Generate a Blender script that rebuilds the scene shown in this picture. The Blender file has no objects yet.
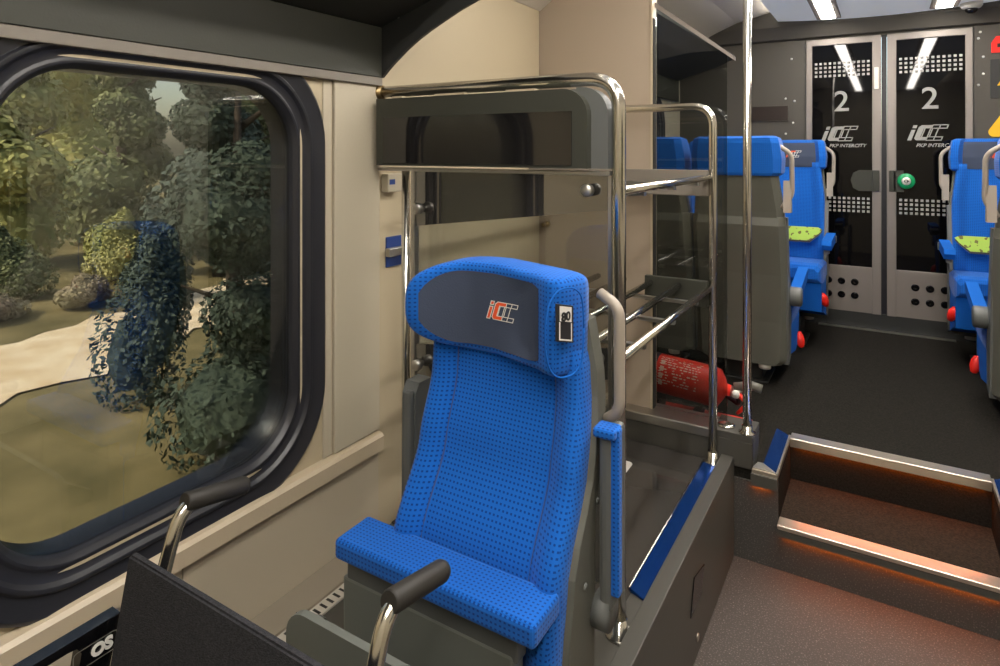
import bpy, bmesh, math, random
from mathutils import Vector, Matrix
random.seed(7)
C = bpy.context.scene.collection
PI = math.pi

# ------------------------------------------------------------------ materials
def lin(h):
    h = h.lstrip('#')
    o = []
    for i in (0, 2, 4):
        v = int(h[i:i+2], 16) / 255
        o.append(v / 12.92 if v <= .04045 else ((v + .055) / 1.055) ** 2.4)
    return (o[0], o[1], o[2], 1)

def mat(name, col, rough=.5, metal=0, spec=.5, noise=None, bump=None, emit=None, estr=0, coat=0):
    """noise = (scale, other colour, amount, detail); bump = (scale, strength)"""
    m = bpy.data.materials.new(name); m.use_nodes = True
    nt = m.node_tree; b = nt.nodes['Principled BSDF']
    b.inputs['Base Color'].default_value = lin(col)
    b.inputs['Roughness'].default_value = rough
    b.inputs['Metallic'].default_value = metal
    b.inputs['Specular IOR Level'].default_value = spec
    b.inputs['Coat Weight'].default_value = coat
    tc = nt.nodes.new('ShaderNodeTexCoord')
    if noise:
        n = nt.nodes.new('ShaderNodeTexNoise'); n.inputs['Scale'].default_value = noise[0]
        n.inputs['Detail'].default_value = noise[3] if len(noise) > 3 else 4
        nt.links.new(tc.outputs['Object'], n.inputs['Vector'])
        r = nt.nodes.new('ShaderNodeValToRGB')
        lo = noise[4] if len(noise) > 4 else .35; hi = noise[5] if len(noise) > 5 else .7
        r.color_ramp.elements[0].position = lo; r.color_ramp.elements[1].position = hi
        r.color_ramp.elements[0].color = lin(col); 
        c2 = lin(noise[1]); a = noise[2]; c1 = lin(col)
        r.color_ramp.elements[1].color = tuple(c1[i] * (1 - a) + c2[i] * a for i in range(3)) + (1,)
        nt.links.new(n.outputs['Fac'], r.inputs['Fac'])
        nt.links.new(r.outputs['Color'], b.inputs['Base Color'])
    if bump:
        n = nt.nodes.new('ShaderNodeTexNoise'); n.inputs['Scale'].default_value = bump[0]
        nt.links.new(tc.outputs['Object'], n.inputs['Vector'])
        k = nt.nodes.new('ShaderNodeBump'); k.inputs['Strength'].default_value = bump[1]; k.inputs['Distance'].default_value = .004
        nt.links.new(n.outputs['Fac'], k.inputs['Height']); nt.links.new(k.outputs['Normal'], b.inputs['Normal'])
    if emit:
        b.inputs['Emission Color'].default_value = lin(emit); b.inputs['Emission Strength'].default_value = estr
    return m

def fabric(name, col, dot, step=.0092, size=.24):
    m = mat(name, col, .92, 0, .15)
    nt = m.node_tree; b = nt.nodes['Principled BSDF']
    uv = nt.nodes.new('ShaderNodeUVMap')
    sp = nt.nodes.new('ShaderNodeSeparateXYZ'); nt.links.new(uv.outputs['UV'], sp.inputs[0])
    ms = []
    for ax in ('X', 'Y'):
        a = nt.nodes.new('ShaderNodeMath'); a.operation = 'MULTIPLY'; a.inputs[1].default_value = 1 / step
        nt.links.new(sp.outputs[ax], a.inputs[0])
        f = nt.nodes.new('ShaderNodeMath'); f.operation = 'FRACT'; nt.links.new(a.outputs[0], f.inputs[0])
        s = nt.nodes.new('ShaderNodeMath'); s.operation = 'SUBTRACT'; s.inputs[1].default_value = .5; nt.links.new(f.outputs[0], s.inputs[0])
        g = nt.nodes.new('ShaderNodeMath'); g.operation = 'ABSOLUTE'; nt.links.new(s.outputs[0], g.inputs[0])
        l = nt.nodes.new('ShaderNodeMath'); l.operation = 'LESS_THAN'; l.inputs[1].default_value = size if ax == 'X' else size * .8
        nt.links.new(g.outputs[0], l.inputs[0]); ms.append(l)
    mu = nt.nodes.new('ShaderNodeMath'); mu.operation = 'MULTIPLY'
    nt.links.new(ms[0].outputs[0], mu.inputs[0]); nt.links.new(ms[1].outputs[0], mu.inputs[1])
    mx = nt.nodes.new('ShaderNodeMixRGB'); mx.inputs[1].default_value = lin(col); mx.inputs[2].default_value = lin(dot)
    nt.links.new(mu.outputs[0], mx.inputs[0]); nt.links.new(mx.outputs[0], b.inputs['Base Color'])
    bp = nt.nodes.new('ShaderNodeBump'); bp.inputs['Strength'].default_value = .25; bp.inputs['Distance'].default_value = .001; bp.invert = True
    nt.links.new(mu.outputs[0], bp.inputs['Height']); nt.links.new(bp.outputs['Normal'], b.inputs['Normal'])
    b.inputs['Sheen Weight'].default_value = .1
    return m

def glass(name, tint, base, rough=0.0, k=.8):
    m = bpy.data.materials.new(name); m.use_nodes = True
    nt = m.node_tree; nt.nodes.remove(nt.nodes['Principled BSDF'])
    out = nt.nodes['Material Output']
    t = nt.nodes.new('ShaderNodeBsdfTransparent'); t.inputs[0].default_value = lin(tint)
    g = nt.nodes.new('ShaderNodeBsdfGlossy'); g.inputs['Roughness'].default_value = rough; g.inputs[0].default_value = (.9, .95, 1, 1)
    f = nt.nodes.new('ShaderNodeFresnel'); f.inputs[0].default_value = 1.5
    a = nt.nodes.new('ShaderNodeMath'); a.operation = 'MULTIPLY_ADD'; a.inputs[1].default_value = k; a.inputs[2].default_value = base
    a.use_clamp = True
    nt.links.new(f.outputs[0], a.inputs[0])
    mx = nt.nodes.new('ShaderNodeMixShader')
    nt.links.new(a.outputs[0], mx.inputs[0]); nt.links.new(t.outputs[0], mx.inputs[1]); nt.links.new(g.outputs[0], mx.inputs[2])
    nt.links.new(mx.outputs[0], out.inputs[0])
    return m

def leafmat(name, c1, c2, scale=1.3):
    m = mat(name, c1, .7, 0, .2, noise=(scale, c2, 1, 3, .3, .7))
    return m

M = dict(
    doorprint=mat('door_print', '#93918d', .6),
    beige=mat('beige_laminate', '#b3aa96', .5, 0, .35, bump=(60, .05)),
    beige_low=mat('beige_lower_panel', '#b0a591', .4, 0, .4),
    beige_warm=mat('warm_beige_laminate', '#b3a68c', .5, 0, .35),
    pinkbeige=mat('pink_beige_laminate', '#a59685', .45, 0, .4),
    cream=mat('cream_sill', '#b9aa92', .3, 0, .5),
    striptrim=mat('grey_trim', '#777067', .45),
    dark=mat('olive_dark_grey', '#383932', .5, 0, .35, bump=(180, .06)),
    dark2=mat('darker_grey', '#2e2f2e', .5, 0, .4),
    endwall=mat('end_wall_grey', '#4b4740', .5, 0, .4, bump=(90, .05)),
    black=mat('black_rubber', '#222329', .34, 0, .5),
    blackgloss=mat('black_gloss', '#0c0c0e', .06, 0, .5),
    screen=mat('screen_glass', '#191818', .06, 0, .6, coat=.3),
    doorglass=mat('dark_door_glass', '#08080a', .03, 0, .32),
    chrome=mat('chrome_tube', '#d6d3cc', .17, 1),
    steel=mat('brushed_steel', '#bdbab4', .36, 1),
    alu=mat('anodised_aluminium', '#88807a', .45, .35, .5),
    alustep=mat('step_nosing_aluminium', '#d8cdbd', .28, .9),
    brass=mat('brass_pin', '#9b8560', .3, 1),
    bluemetal=mat('blue_polished_trim', '#1d4c9c', .16, .75),
    fab=fabric('blue_dotted_fabric', '#165fb9', '#0b3c82'),
    fabplain=mat('blue_fabric_plain', '#145ab0', .9, 0, .15),
    greyfab=mat('slate_headrest_fabric', '#3e4658', .85, 0, .2, bump=(300, .15)),
    shell=mat('seat_shell_grey', '#585850', .5, 0, .4, bump=(220, .05)),
    shell2=mat('seat_side_grey', '#5b5d5b', .45, 0, .45),
    pan=mat('seat_pan_grey', '#6c6f68', .45, 0, .45),
    handle=mat('putty_handle', '#958b7f', .4, 0, .45),
    seam=mat('dark_seam', '#26231f', .7),
    orange=mat('orange_print', '#e0501e', .6),
    white=mat('white_print', '#d8d6d0', .6),
    offwhite=mat('offwhite_plastic', '#cfcac0', .45),
    red=mat('red_enamel', '#e23526', .3, 0, .5, coat=.3),
    redplastic=mat('red_plastic_glow', '#e8281c', .45, 0, .4, emit='#ff1a10', estr=.03),  # faint glow put into levers and sign plate, which are no lamps
    lime=mat('lime_card', '#a6c74c', .6, noise=(38, '#5c4a1e', .9, 1, .60, .63)),
    green=mat('green_button', '#14975c', .35),
    yellow=mat('yellow_sign', '#eeb81c', .5),
    carpet=mat('dark_carpet', '#1b1a17', .95, 0, .08, noise=(140, '#2d2a26', 1, 3), bump=(420, .5)),
    treadc=mat('brown_step_carpet', '#241e19', .95, 0, .08, noise=(150, '#382e26', 1, 3), bump=(400, .5)),
    vinyl=mat('speckled_vinyl', '#463f3b', .6, 0, .3, noise=(190, '#897e76', 1, 2, .56, .80)),
    riserv=mat('speckled_riser', '#454341', .6, 0, .3, noise=(190, '#7f7b75', 1, 2, .56, .80)),
    tray=mat('glossy_tray', '#45423f', .09, .25, .6),
    podium=mat('podium_grey', '#4a4843', .42, 0, .4),
    led=mat('orange_led', '#ff7a20', .5, emit='#ff7a1e', estr=38),
    lamp=mat('lamp_diffuser', '#fffaf2', .5, emit='#fff8ee', estr=50.0),
    covefill=mat('added_cove_fill', '#ffffff', .5, emit='#fff6ea', estr=9),  # glow of the strips added to brighten coves and upper walls
    ceil=mat('ceiling_white_glow', '#dfe3e6', .5, 0, .3, emit='#e6e8ea', estr=.27),  # even glow added to lift the centre panel, itself no lamp
    ceilcove=mat('ceiling_cove', '#c6bfb4', .55, 0, .3),
    felt=mat('charcoal_backrest_cloth', '#2c2c2f', .95, 0, .1, noise=(260, '#38383c', 1, 2), bump=(500, .5)),
    grip=mat('rubber_grip', '#262421', .55, 0, .35),
    greyplastic=mat('grey_plastic', '#66645c', .5),
    heater=mat('heater_cover', '#8d8374', .45, .2, .4),
    bluepl=mat('dark_blue_plastic', '#263f7d', .4),
    winglass=glass('window_glass', '#cac9c3', .03),
    clear=glass('clear_glass', '#e6e8e6', .008),
    clear2=glass('partition_glass', '#d8dad8', .02),
    band=mat('tinted_glass_band', '#2e2c29', .03, 0, .5),
    bark=mat('bark', '#4d4032', .9, noise=(9, '#2d261e', 1)),
    sand=mat('sand_path', '#e3d2b4', .95, 0, .1, noise=(2.5, '#c9b18b', 1)),
    grass=mat('rough_grass', '#5c5639', .95, 0, .1, noise=(1.4, '#857955', 1, 9, .32, .68), bump=(9, 1.0)),
    leafA=leafmat('foliage_yellow_green', '#8d9354', '#cdc483'),
    leafB=leafmat('foliage_mid_green', '#59664a', '#8c8f62'),
    leafC=leafmat('foliage_dark_green', '#313e35', '#505c4c'),
    leafD=leafmat('foliage_dull_pine', '#3f4c44', '#5f6b5f'),
    heath=leafmat('foliage_heather', '#8f7a70', '#a8a07a'),
)

# ------------------------------------------------------------------ mesh helpers
class MB:
    def __init__(s): s.bm = bmesh.new()
    def face(s, pts):
        return s.bm.faces.new([s.bm.verts.new(p) for p in pts])
    def box(s, x0, x1, y0, y1, z0, z1, bev=0, seg=2):
        t = bmesh.new()
        bmesh.ops.create_cube(t, size=1)
        for v in t.verts:
            v.co = Vector(((x0+x1)/2 + v.co.x*(x1-x0), (y0+y1)/2 + v.co.y*(y1-y0), (z0+z1)/2 + v.co.z*(z1-z0)))
        if bev: bmesh.ops.bevel(t, geom=t.edges[:], offset=bev, segments=seg, profile=.5, affect='EDGES')
        s.merge(t); return s
    def merge(s, t, mtx=None):
        if mtx: t.transform(mtx)
        mp = {}
        for v in t.verts: mp[v] = s.bm.verts.new(v.co)
        for f in t.faces:
            try: nf = s.bm.faces.new([mp[v] for v in f.verts]); nf.smooth = f.smooth
            except ValueError: pass
        t.free()
    def hexa(s, a, b):      # two quads (lists of 4 points) -> closed solid
        va = [s.bm.verts.new(p) for p in a]; vb = [s.bm.verts.new(p) for p in b]
        n = len(va)
        s.bm.faces.new(va[::-1]); s.bm.faces.new(vb)
        for i in range(n): s.bm.faces.new([va[i], va[(i+1) % n], vb[(i+1) % n], vb[i]])
        return s
    def prism(s, poly, axis, lo, hi):   # poly of 2D points in the other two axes
        def mk(p, c):
            return {'x': (c, p[0], p[1]), 'y': (p[0], c, p[1]), 'z': (p[0], p[1], c)}[axis]
        return s.hexa([mk(p, lo) for p in poly], [mk(p, hi) for p in poly])
    def loft(s, rings, closed=True, cap=True, smooth=False):
        vs = [[s.bm.verts.new(p) for p in r] for r in rings]
        n = len(vs[0])
        for a, b in zip(vs, vs[1:]):
            for i in range(n if closed else n - 1):
                f = s.bm.faces.new([a[i], a[(i+1) % n], b[(i+1) % n], b[i]]); f.smooth = smooth
        if cap and closed:
            s.bm.faces.new(vs[0][::-1]); s.bm.faces.new(vs[-1])
        return s
    def tube(s, pts, r, seg=14, bend=0, nb=8):
        P = [Vector(p) for p in pts]
        if bend:
            Q = [P[0]]
            for i in range(1, len(P) - 1):
                a = (P[i-1] - P[i]); b = (P[i+1] - P[i])
                d = min(bend, a.length * .49, b.length * .49)
                p0 = P[i] + a.normalized() * d; p1 = P[i] + b.normalized() * d
                for k in range(nb + 1):
                    t = k / nb
                    Q.append(p0 * (1-t)**2 + P[i] * 2*t*(1-t) + p1 * t*t)
            Q.append(P[-1]); P = Q
        rings = []; nrm = None
        for i, p in enumerate(P):
            t = (P[min(i+1, len(P)-1)] - P[max(i-1, 0)]).normalized()
            if nrm is None:
                nrm = t.orthogonal().normalized()
            nrm = (nrm - t * nrm.dot(t)).normalized()
            bn = t.cross(nrm)
            rr = r[i] if isinstance(r, (list, tuple)) else r
            rings.append([p + nrm * math.cos(2*PI*k/seg) * rr + bn * math.sin(2*PI*k/seg) * rr for k in range(seg)])
        return s.loft(rings, smooth=True)
    def lathe(s, prof, mtx=None, seg=24):   # prof (r,z)
        t = MB()
        t.loft([[(max(r, 1e-4) * math.cos(2*PI*k/seg), max(r, 1e-4) * math.sin(2*PI*k/seg), z) for k in range(seg)] for r, z in prof], smooth=True)
        s.merge(t.bm, mtx); return s
    def grid(s, fn, nu, nv, smooth=True):
        v = [[s.bm.verts.new(fn(i / nu, j / nv)) for i in range(nu + 1)] for j in range(nv + 1)]
        for j in range(nv):
            for i in range(nu):
                f = s.bm.faces.new([v[j][i], v[j][i+1], v[j+1][i+1], v[j+1][i]]); f.smooth = smooth
        return s
    def build(s, name, m, parent=None, uv=False, loc=None, autosmooth=False):
        bmesh.ops.recalc_face_normals(s.bm, faces=s.bm.faces[:])
        if uv:
            l = s.bm.loops.layers.uv.new('UVMap')
            for f in s.bm.faces:
                n = f.normal
                ax = max(range(3), key=lambda i: abs(n[i]))
                for lp in f.loops:
                    c = lp.vert.co
                    lp[l].uv = (c.y, c.z) if ax == 0 else ((c.x, c.z) if ax == 1 else (c.x, c.y))
        me = bpy.data.meshes.new(name); s.bm.to_mesh(me); s.bm.free()
        me.materials.append(m)
        o = bpy.data.objects.new(name, me); C.objects.link(o)
        if loc: o.location = loc
        if parent: o.parent = parent
        return o

def tag(o, label=None, cat=None, group=None, kind=None):
    if label: o['label'] = label
    if cat: o['category'] = cat
    if group: o['group'] = group
    if kind: o['kind'] = kind
    return o
def empty(name, loc, label, cat, group=None, rz=0):
    o = bpy.data.objects.new(name, None); C.objects.link(o); o.location = loc; o.rotation_euler = (0, 0, rz)
    o.empty_display_size = .1
    return tag(o, label, cat, group)
def struct(o, label=None, cat=None): return tag(o, label, cat, None, 'structure')
def rel(o, root):      # geometry was built in world coordinates: keep it there under an Empty that stands elsewhere
    o.data.transform(Matrix.Translation(-Vector(root.location))); return o
def copy_tree(o, parent=None, skip=()):
    c = o.copy(); C.objects.link(c)
    if parent: c.parent = parent
    for ch in list(o.children):
        if ch.name.split('.')[0] not in skip: copy_tree(ch, c)
    return c

def text_mesh(name, body, size, m, parent, mtx, offset=0.0, shear=0, align='CENTER'):
    cu = bpy.data.curves.new(name, 'FONT'); cu.body = body; cu.size = size; cu.offset = offset; cu.shear = shear
    cu.align_x = align; cu.align_y = 'CENTER'; cu.extrude = .0008; cu.resolution_u = 4
    t = bpy.data.objects.new(name, cu); C.objects.link(t)
    dg = bpy.context.evaluated_depsgraph_get()
    me = bpy.data.meshes.new_from_object(t.evaluated_get(dg))
    bpy.data.objects.remove(t)
    me.transform(mtx); me.materials.clear(); me.materials.append(m)
    o = bpy.data.objects.new(name, me); C.objects.link(o); o.parent = parent
    return o
FACE = Matrix.Rotation(PI/2, 4, 'X')           # text in XY -> stands in XZ, reads from -Y
FACEX = Matrix.Rotation(PI/2, 4, 'Z') @ FACE   # reads from +X

def rrect(y0, y1, z0, z1, r, n=8):
    pts = []
    for cy, cz, a0 in ((y1-r, z1-r, 0), (y0+r, z1-r, 90), (y0+r, z0+r, 180), (y1-r, z0+r, 270)):
        for k in range(n + 1):
            a = math.radians(a0 + 90 * k / n)
            pts.append((cy + r * math.cos(a), cz + r * math.sin(a)))
    return pts

# logo: italic i + solid C + two outlined C
def sh(p, k=.3): return (p[0] + p[1] * k, p[1])
CPOLY = [(.12, 0), (.62, 0), (.62, .22), (.27, .22), (.27, .78), (.66, .78), (.66, 1), (.12, 1), (0, .88), (0, .12)]
def logo_shapes():
    solid = [[(0, 0), (.2, 0), (.2, .7), (0, .7)], [(0, .8), (.2, .8), (.2, 1), (0, 1)]]
    c1 = [(x + .3, y) for x, y in CPOLY]
    op = []
    for d in (0, .36):
        op.append([(.62 + d, .22), (.62 + d, .78)])
        op.append([(.95 + d, 1), (1.28 + d, 1), (1.28 + d, .78), (.89 + d, .78), (.89 + d, .22), (1.24 + d, .22), (1.24 + d, 0), (.91 + d, 0)])
    return [[sh(p) for p in q] for q in solid + [c1]], [[sh(p) for p in q] for q in op]
def cpieces(q):      # the C as quads, so that every face is convex
    return [[q[9], q[0], q[7], q[8]], [q[0], q[1], q[2], q[3]], [q[0], q[3], q[4], q[7]], [q[4], q[5], q[6], q[7]]]
def strokes(poly, w, closed=True):
    out = []; n = len(poly)
    for i in range(n if closed else n - 1):
        a = Vector(poly[i]); b = Vector(poly[(i+1) % n]); d = (b - a).normalized(); nn = Vector((-d.y, d.x)) * w / 2
        a = a - d * w / 2; b = b + d * w / 2
        out.append([tuple(a - nn), tuple(b - nn), tuple(b + nn), tuple(a + nn)])
    return out
def logo(mapper, parent, m_solid, m_line, w=.05, line_solid=True):
    sol, outl = logo_shapes()
    mb = MB()
    for q in sol:
        for p in (cpieces(q) if len(q) == 10 else [q]): mb.face([mapper(x, y, .0012) for x, y in p])
    mb.build('logo_letters', m_solid, parent)
    mb = MB()
    for q, cl in [(q, False) for q in outl] + [(q, True) for q in (sol if line_solid else [])]:
        for st in strokes(q, w, cl): mb.face([mapper(x, y, .0018) for x, y in st])
    mb.build('logo_outline', m_line, parent)

UP = .355      # upper floor
M['band'].node_tree.nodes['Principled BSDF'].inputs['IOR'].default_value = 2.7
PZ = .357       # podium top
WX = -1.40     # left wall

# ------------------------------------------------------------------ room shell
def window_frame(parent, X, sgn, y0, y1, z0, z1, name='window_frame'):
    # y0..z1 = glass opening; sgn=+1 faces +X
    prof = [(.104, 0), (.104, .010), (.1035, .0105), (.096, .0145), (.0955, .0145), (.095, .0143), (.060, .004), (.0595, .004), (.059, .0045), (.054, .012), (.0535, .012), (.046, .012), (.0455, .0115), (.040, .003), (.0395, .0025), (.022, -.001), (.0215, -.001), (.016, .003), (.0155, .003), (.010, .003), (.0095, .0025), (.004, -.008), (0, -.012), (0, -.10)]
    mb = MB()
    rings = [[(X + sgn * d, y, z) for y, z in rrect(y0 - o, y1 + o, z0 - o, z1 + o, .16 + o * .9, 12)] for o, d in prof]
    mb.loft(rings, cap=False, smooth=True)
    return mb.build(name, M['black'], parent)

def wall_with_hole(mb, xa, xb, y0, y1, z0, z1, hy0, hy1, hz0, hz1):
    mb.box(xa, xb, y0, hy0, z0, z1); mb.box(xa, xb, hy1, y1, z0, z1)
    mb.box(xa, xb, hy0, hy1, z0, hz0); mb.box(xa, xb, hy0, hy1, hz1, z1)

GY0, GY1, GZ0, GZ1 = .500, 1.196, .780, 1.768
mb = MB()
wall_with_hole(mb, -1.5, WX, -1.2, 1.53, 0, 2.62, GY0 - .02, GY1 + .02, GZ0 - .02, GZ1 + .02)
mb.box(-1.5, -1.405, 1.53, 2.66, 0, 2.62)
struct(mb.build('wall_left', M['beige_warm']))
# far part of the left side with its own window
mb = MB()
wall_with_hole(mb, -1.5, WX, 2.72, 5.07, 0, 2.62, 3.2, 4.55, 1.17, 1.93)
struct(mb.build('wall_left_far', M['beige']))
mb = MB()
wall_with_hole(mb, 1.4, 1.5, -1.2, 2.6, 0, 2.62, .45, 1.6, .9, 1.75)
wall_with_hole(mb, 1.4, 1.5, 2.6, 5.07, 0, 2.62, 3.2, 4.55, 1.17, 1.93)
struct(mb.build('wall_right', M['beige']))
struct(MB().box(-1.5, 1.5, -1.3, -1.2, 0, 2.62).build('wall_back', M['beige']))

w = bpy.data.objects.new('window_1', None); C.objects.link(w); w.location = (WX, .83, 1.28); struct(w)
rel(window_frame(w, WX, 1, GY0, GY1, GZ0, GZ1), w)
rel(MB().prism(rrect(GY0 - .004, GY1 + .004, GZ0 - .004, GZ1 + .004, .16), 'x', WX - .030, WX - .024).build('window_pane', M['winglass'], w), w)
for i, (X, s, y0, y1, z0, z1) in enumerate([(WX, 1, 3.2, 4.55, 1.17, 1.93), (1.4, -1, .45, 1.6, .9, 1.75), (1.4, -1, 3.2, 4.55, 1.17, 1.93)]):
    w = bpy.data.objects.new('window_%d' % (i + 2), None); C.objects.link(w); w.location = (X, (y0+y1)/2, (z0+z1)/2); struct(w)
    rel(window_frame(w, X, s, y0 + .02, y1 - .02, z0 + .02, z1 - .02), w)
    rel(MB().prism(rrect(y0 + .016, y1 - .016, z0 + .016, z1 - .016, .13), 'x', *sorted((X - s * .030, X - s * .024))).build('window_pane', M['winglass'], w), w)

# wall cladding on the left: sill, lower panels, column panel, strip under the rack
mb = MB(); mb.prism([(WX, .632), (WX + .028, .640), (WX + .03, .683), (WX + .022, .692), (WX, .697)], 'y', -1.2, 1.53)
struct(mb.build('trim_1', M['cream']))
mb = MB(); mb.box(WX - .001, WX + .006, -1.2, .862, .30, .626); mb.box(WX - .001, WX + .006, .867, 1.53, .30, .626)
struct(mb.build('trim_2', M['beige_low']))
mb = MB(); mb.box(WX - .001, WX + .012, 1.335, 1.53, .70, 1.813, .003); mb.box(WX - .001, WX + .004, 1.298, 1.330, .70, 1.813)
struct(mb.build('trim_3', M['beige']))
struct(MB().box(WX - .001, WX + .024, -1.2, 1.53, 1.806, 1.832, .002).build('trim_4', M['striptrim']))

# floors
mb = MB(); mb.box(-1.5, 1.5, -1.3, 2.72, -.08, 0)
struct(mb.build('floor', M['vinyl']))
# raised floor with the cut-out step
NX = .345
mb = MB()
mb.box(-1.5, -NX - .002, 2.611, 5.2, .0, UP); mb.box(NX + .002, 1.5, 2.611, 5.2, .0, UP)
mb.box(-NX - .002, NX + .002, 2.985, 5.2, .0, UP)
struct(mb.build('floor_upper', M['carpet']))
mb = MB(); mb.box(-NX, NX, 2.613, 2.984, .0, .176)
struct(mb.build('floor_step', M['treadc']))
# speckled riser faces
mb = MB(); mb.box(-.504, -NX, 2.600, 2.610, 0, UP - .045); mb.box(NX, 1.4, 2.600, 2.610, 0, UP - .045); mb.box(-NX, NX, 2.600, 2.612, 0, .140)
struct(mb.build('trim_5', M['riserv']))
# dark lip below the nosings
mb = MB(); mb.box(-.44, -NX, 2.580, 2.6105, UP - .05, UP - .006); mb.box(NX, 1.4, 2.580, 2.6105, UP - .05, UP - .006)
mb.box(-NX, NX, 2.575, 2.6125, .140, .170)
struct(mb.build('trim_6', M['podium']))
# nosings
mb = MB()
mb.box(-NX, NX, 2.572, 2.640, .168, .184, .003)
struct(mb.build('trim_7', M['alustep']))
mb = MB()
mb.box(-NX + .0, NX - .0, 2.955, 3.022, UP - .030, UP + .007, .003)
struct(mb.build('trim_8', M['alustep']))
mb = MB()
for s in (-1, 1):
    xs = sorted((s * NX, s * (NX + .008))); mb.box(xs[0], xs[1], 2.592, 2.99, UP - .012, UP + .007)
mb.box(-.437, -NX, 2.590, 2.600, UP - .008, UP + .007); mb.box(NX, 1.4, 2.590, 2.600, UP - .008, UP + .007)
struct(mb.build('trim_9', M['alustep']))
mb = MB()
for s in (-1, 1):
    q = [(s*(NX+.008), 2.60), (s*(NX+.008), 2.985), (s*(NX+.062), 3.035), (s*(NX+.062), 2.66)]
    mb.hexa([(x, y, UP - .001) for x, y in q], [(x, y, UP + .006) for x, y in q])
struct(mb.build('trim_10', M['bluemetal']))
mb = MB(); mb.prism([(-.437, 2.60), (-NX - .008, 2.60), (-NX - .06, 2.655), (-.425, 2.655)], 'z', UP - .001, UP + .012)
struct(mb.build('trim_11', M['steel']))
# orange courtesy lights under the nosings
mb = MB(); mb.box(-NX + .02, NX - .02, 2.588, 2.597, .1375, .1402); mb.box(-.435, -.375, 2.588, 2.594, UP - .0525, UP - .0498)
mb.box(-NX + .02, NX - .02, 2.971, 2.981, UP - .0325, UP - .0298)
struct(mb.build('trim_12', M['led']))

# podium carrying seat and luggage rack
mb = MB(); mb.box(-1.404, -.504, .80, 2.598, 0, PZ, .004)
mb.box(-.552, -.5035, .799, 2.597, 0, .392, .003)
pod = struct(mb.build('floor_podium', M['podium']))
mb = MB(); mb.hexa([(-.5032, 1.935, .175), (-.5032, 2.06, .175), (-.5032, 2.105, .245), (-.5032, 1.975, .275)],
                   [(-.500, 1.935, .175), (-.500, 2.06, .175), (-.500, 2.105, .245), (-.500, 1.975, .275)])
mb.build('hatch_cover', M['blackgloss'], pod)
MB().lathe([(0, 0), (.012, 0), (.012, .004), (.006, .006), (0, .006)], Matrix.Translation((-.504, 2.02, .062)) @ Matrix.Rotation(PI/2, 4, 'Y')).build('bolt', M['steel'], pod)

# end wall, beam, doors
DX0, DX1, DZ1 = -.487, .495, 2.392
mb = MB(); mb.box(-1.5, DX0, 5.07, 5.2, UP, 2.72); mb.box(DX1, 1.5, 5.07, 5.2, UP, 2.72); mb.box(DX0, DX1, 5.07, 5.2, DZ1 + .004, 2.72)
wf = struct(mb.build('wall_front', M['endwall']))
mb = MB()
for x, z in ((-.62, 1.98), (-.57, 1.80), (-.56, 1.96), (-.62, 1.72), (-.9, 2.25), (-.58, 2.27), (.52, 2.32), (.545, 2.20), (.52, 2.02), (.53, 2.36), (.545, 2.09)):
    mb.lathe([(0, 0), (.008, 0), (.006, .004), (0, .004)], Matrix.Translation((x, 5.07, z)) @ Matrix.Rotation(PI/2, 4, 'X'), 10)
mb.build('screw', M['white'], wf)
mb = MB(); mb.prism([(5.07, 2.402), (5.035, 2.412), (5.0, 2.50), (5.0, 2.72), (5.07, 2.72)], 'x', -1.5, 1.5)
struct(mb.build('trim_13', M['endwall']))
struct(MB().box(-1.4, 1.4, 5.058, 5.0695, UP, .47, .002).build('baseboard_front', M['dark2']))
struct(MB().box(-.40, .40, 5.02, 5.057, UP, UP + .006).build('trim_14', M['steel']))

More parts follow.
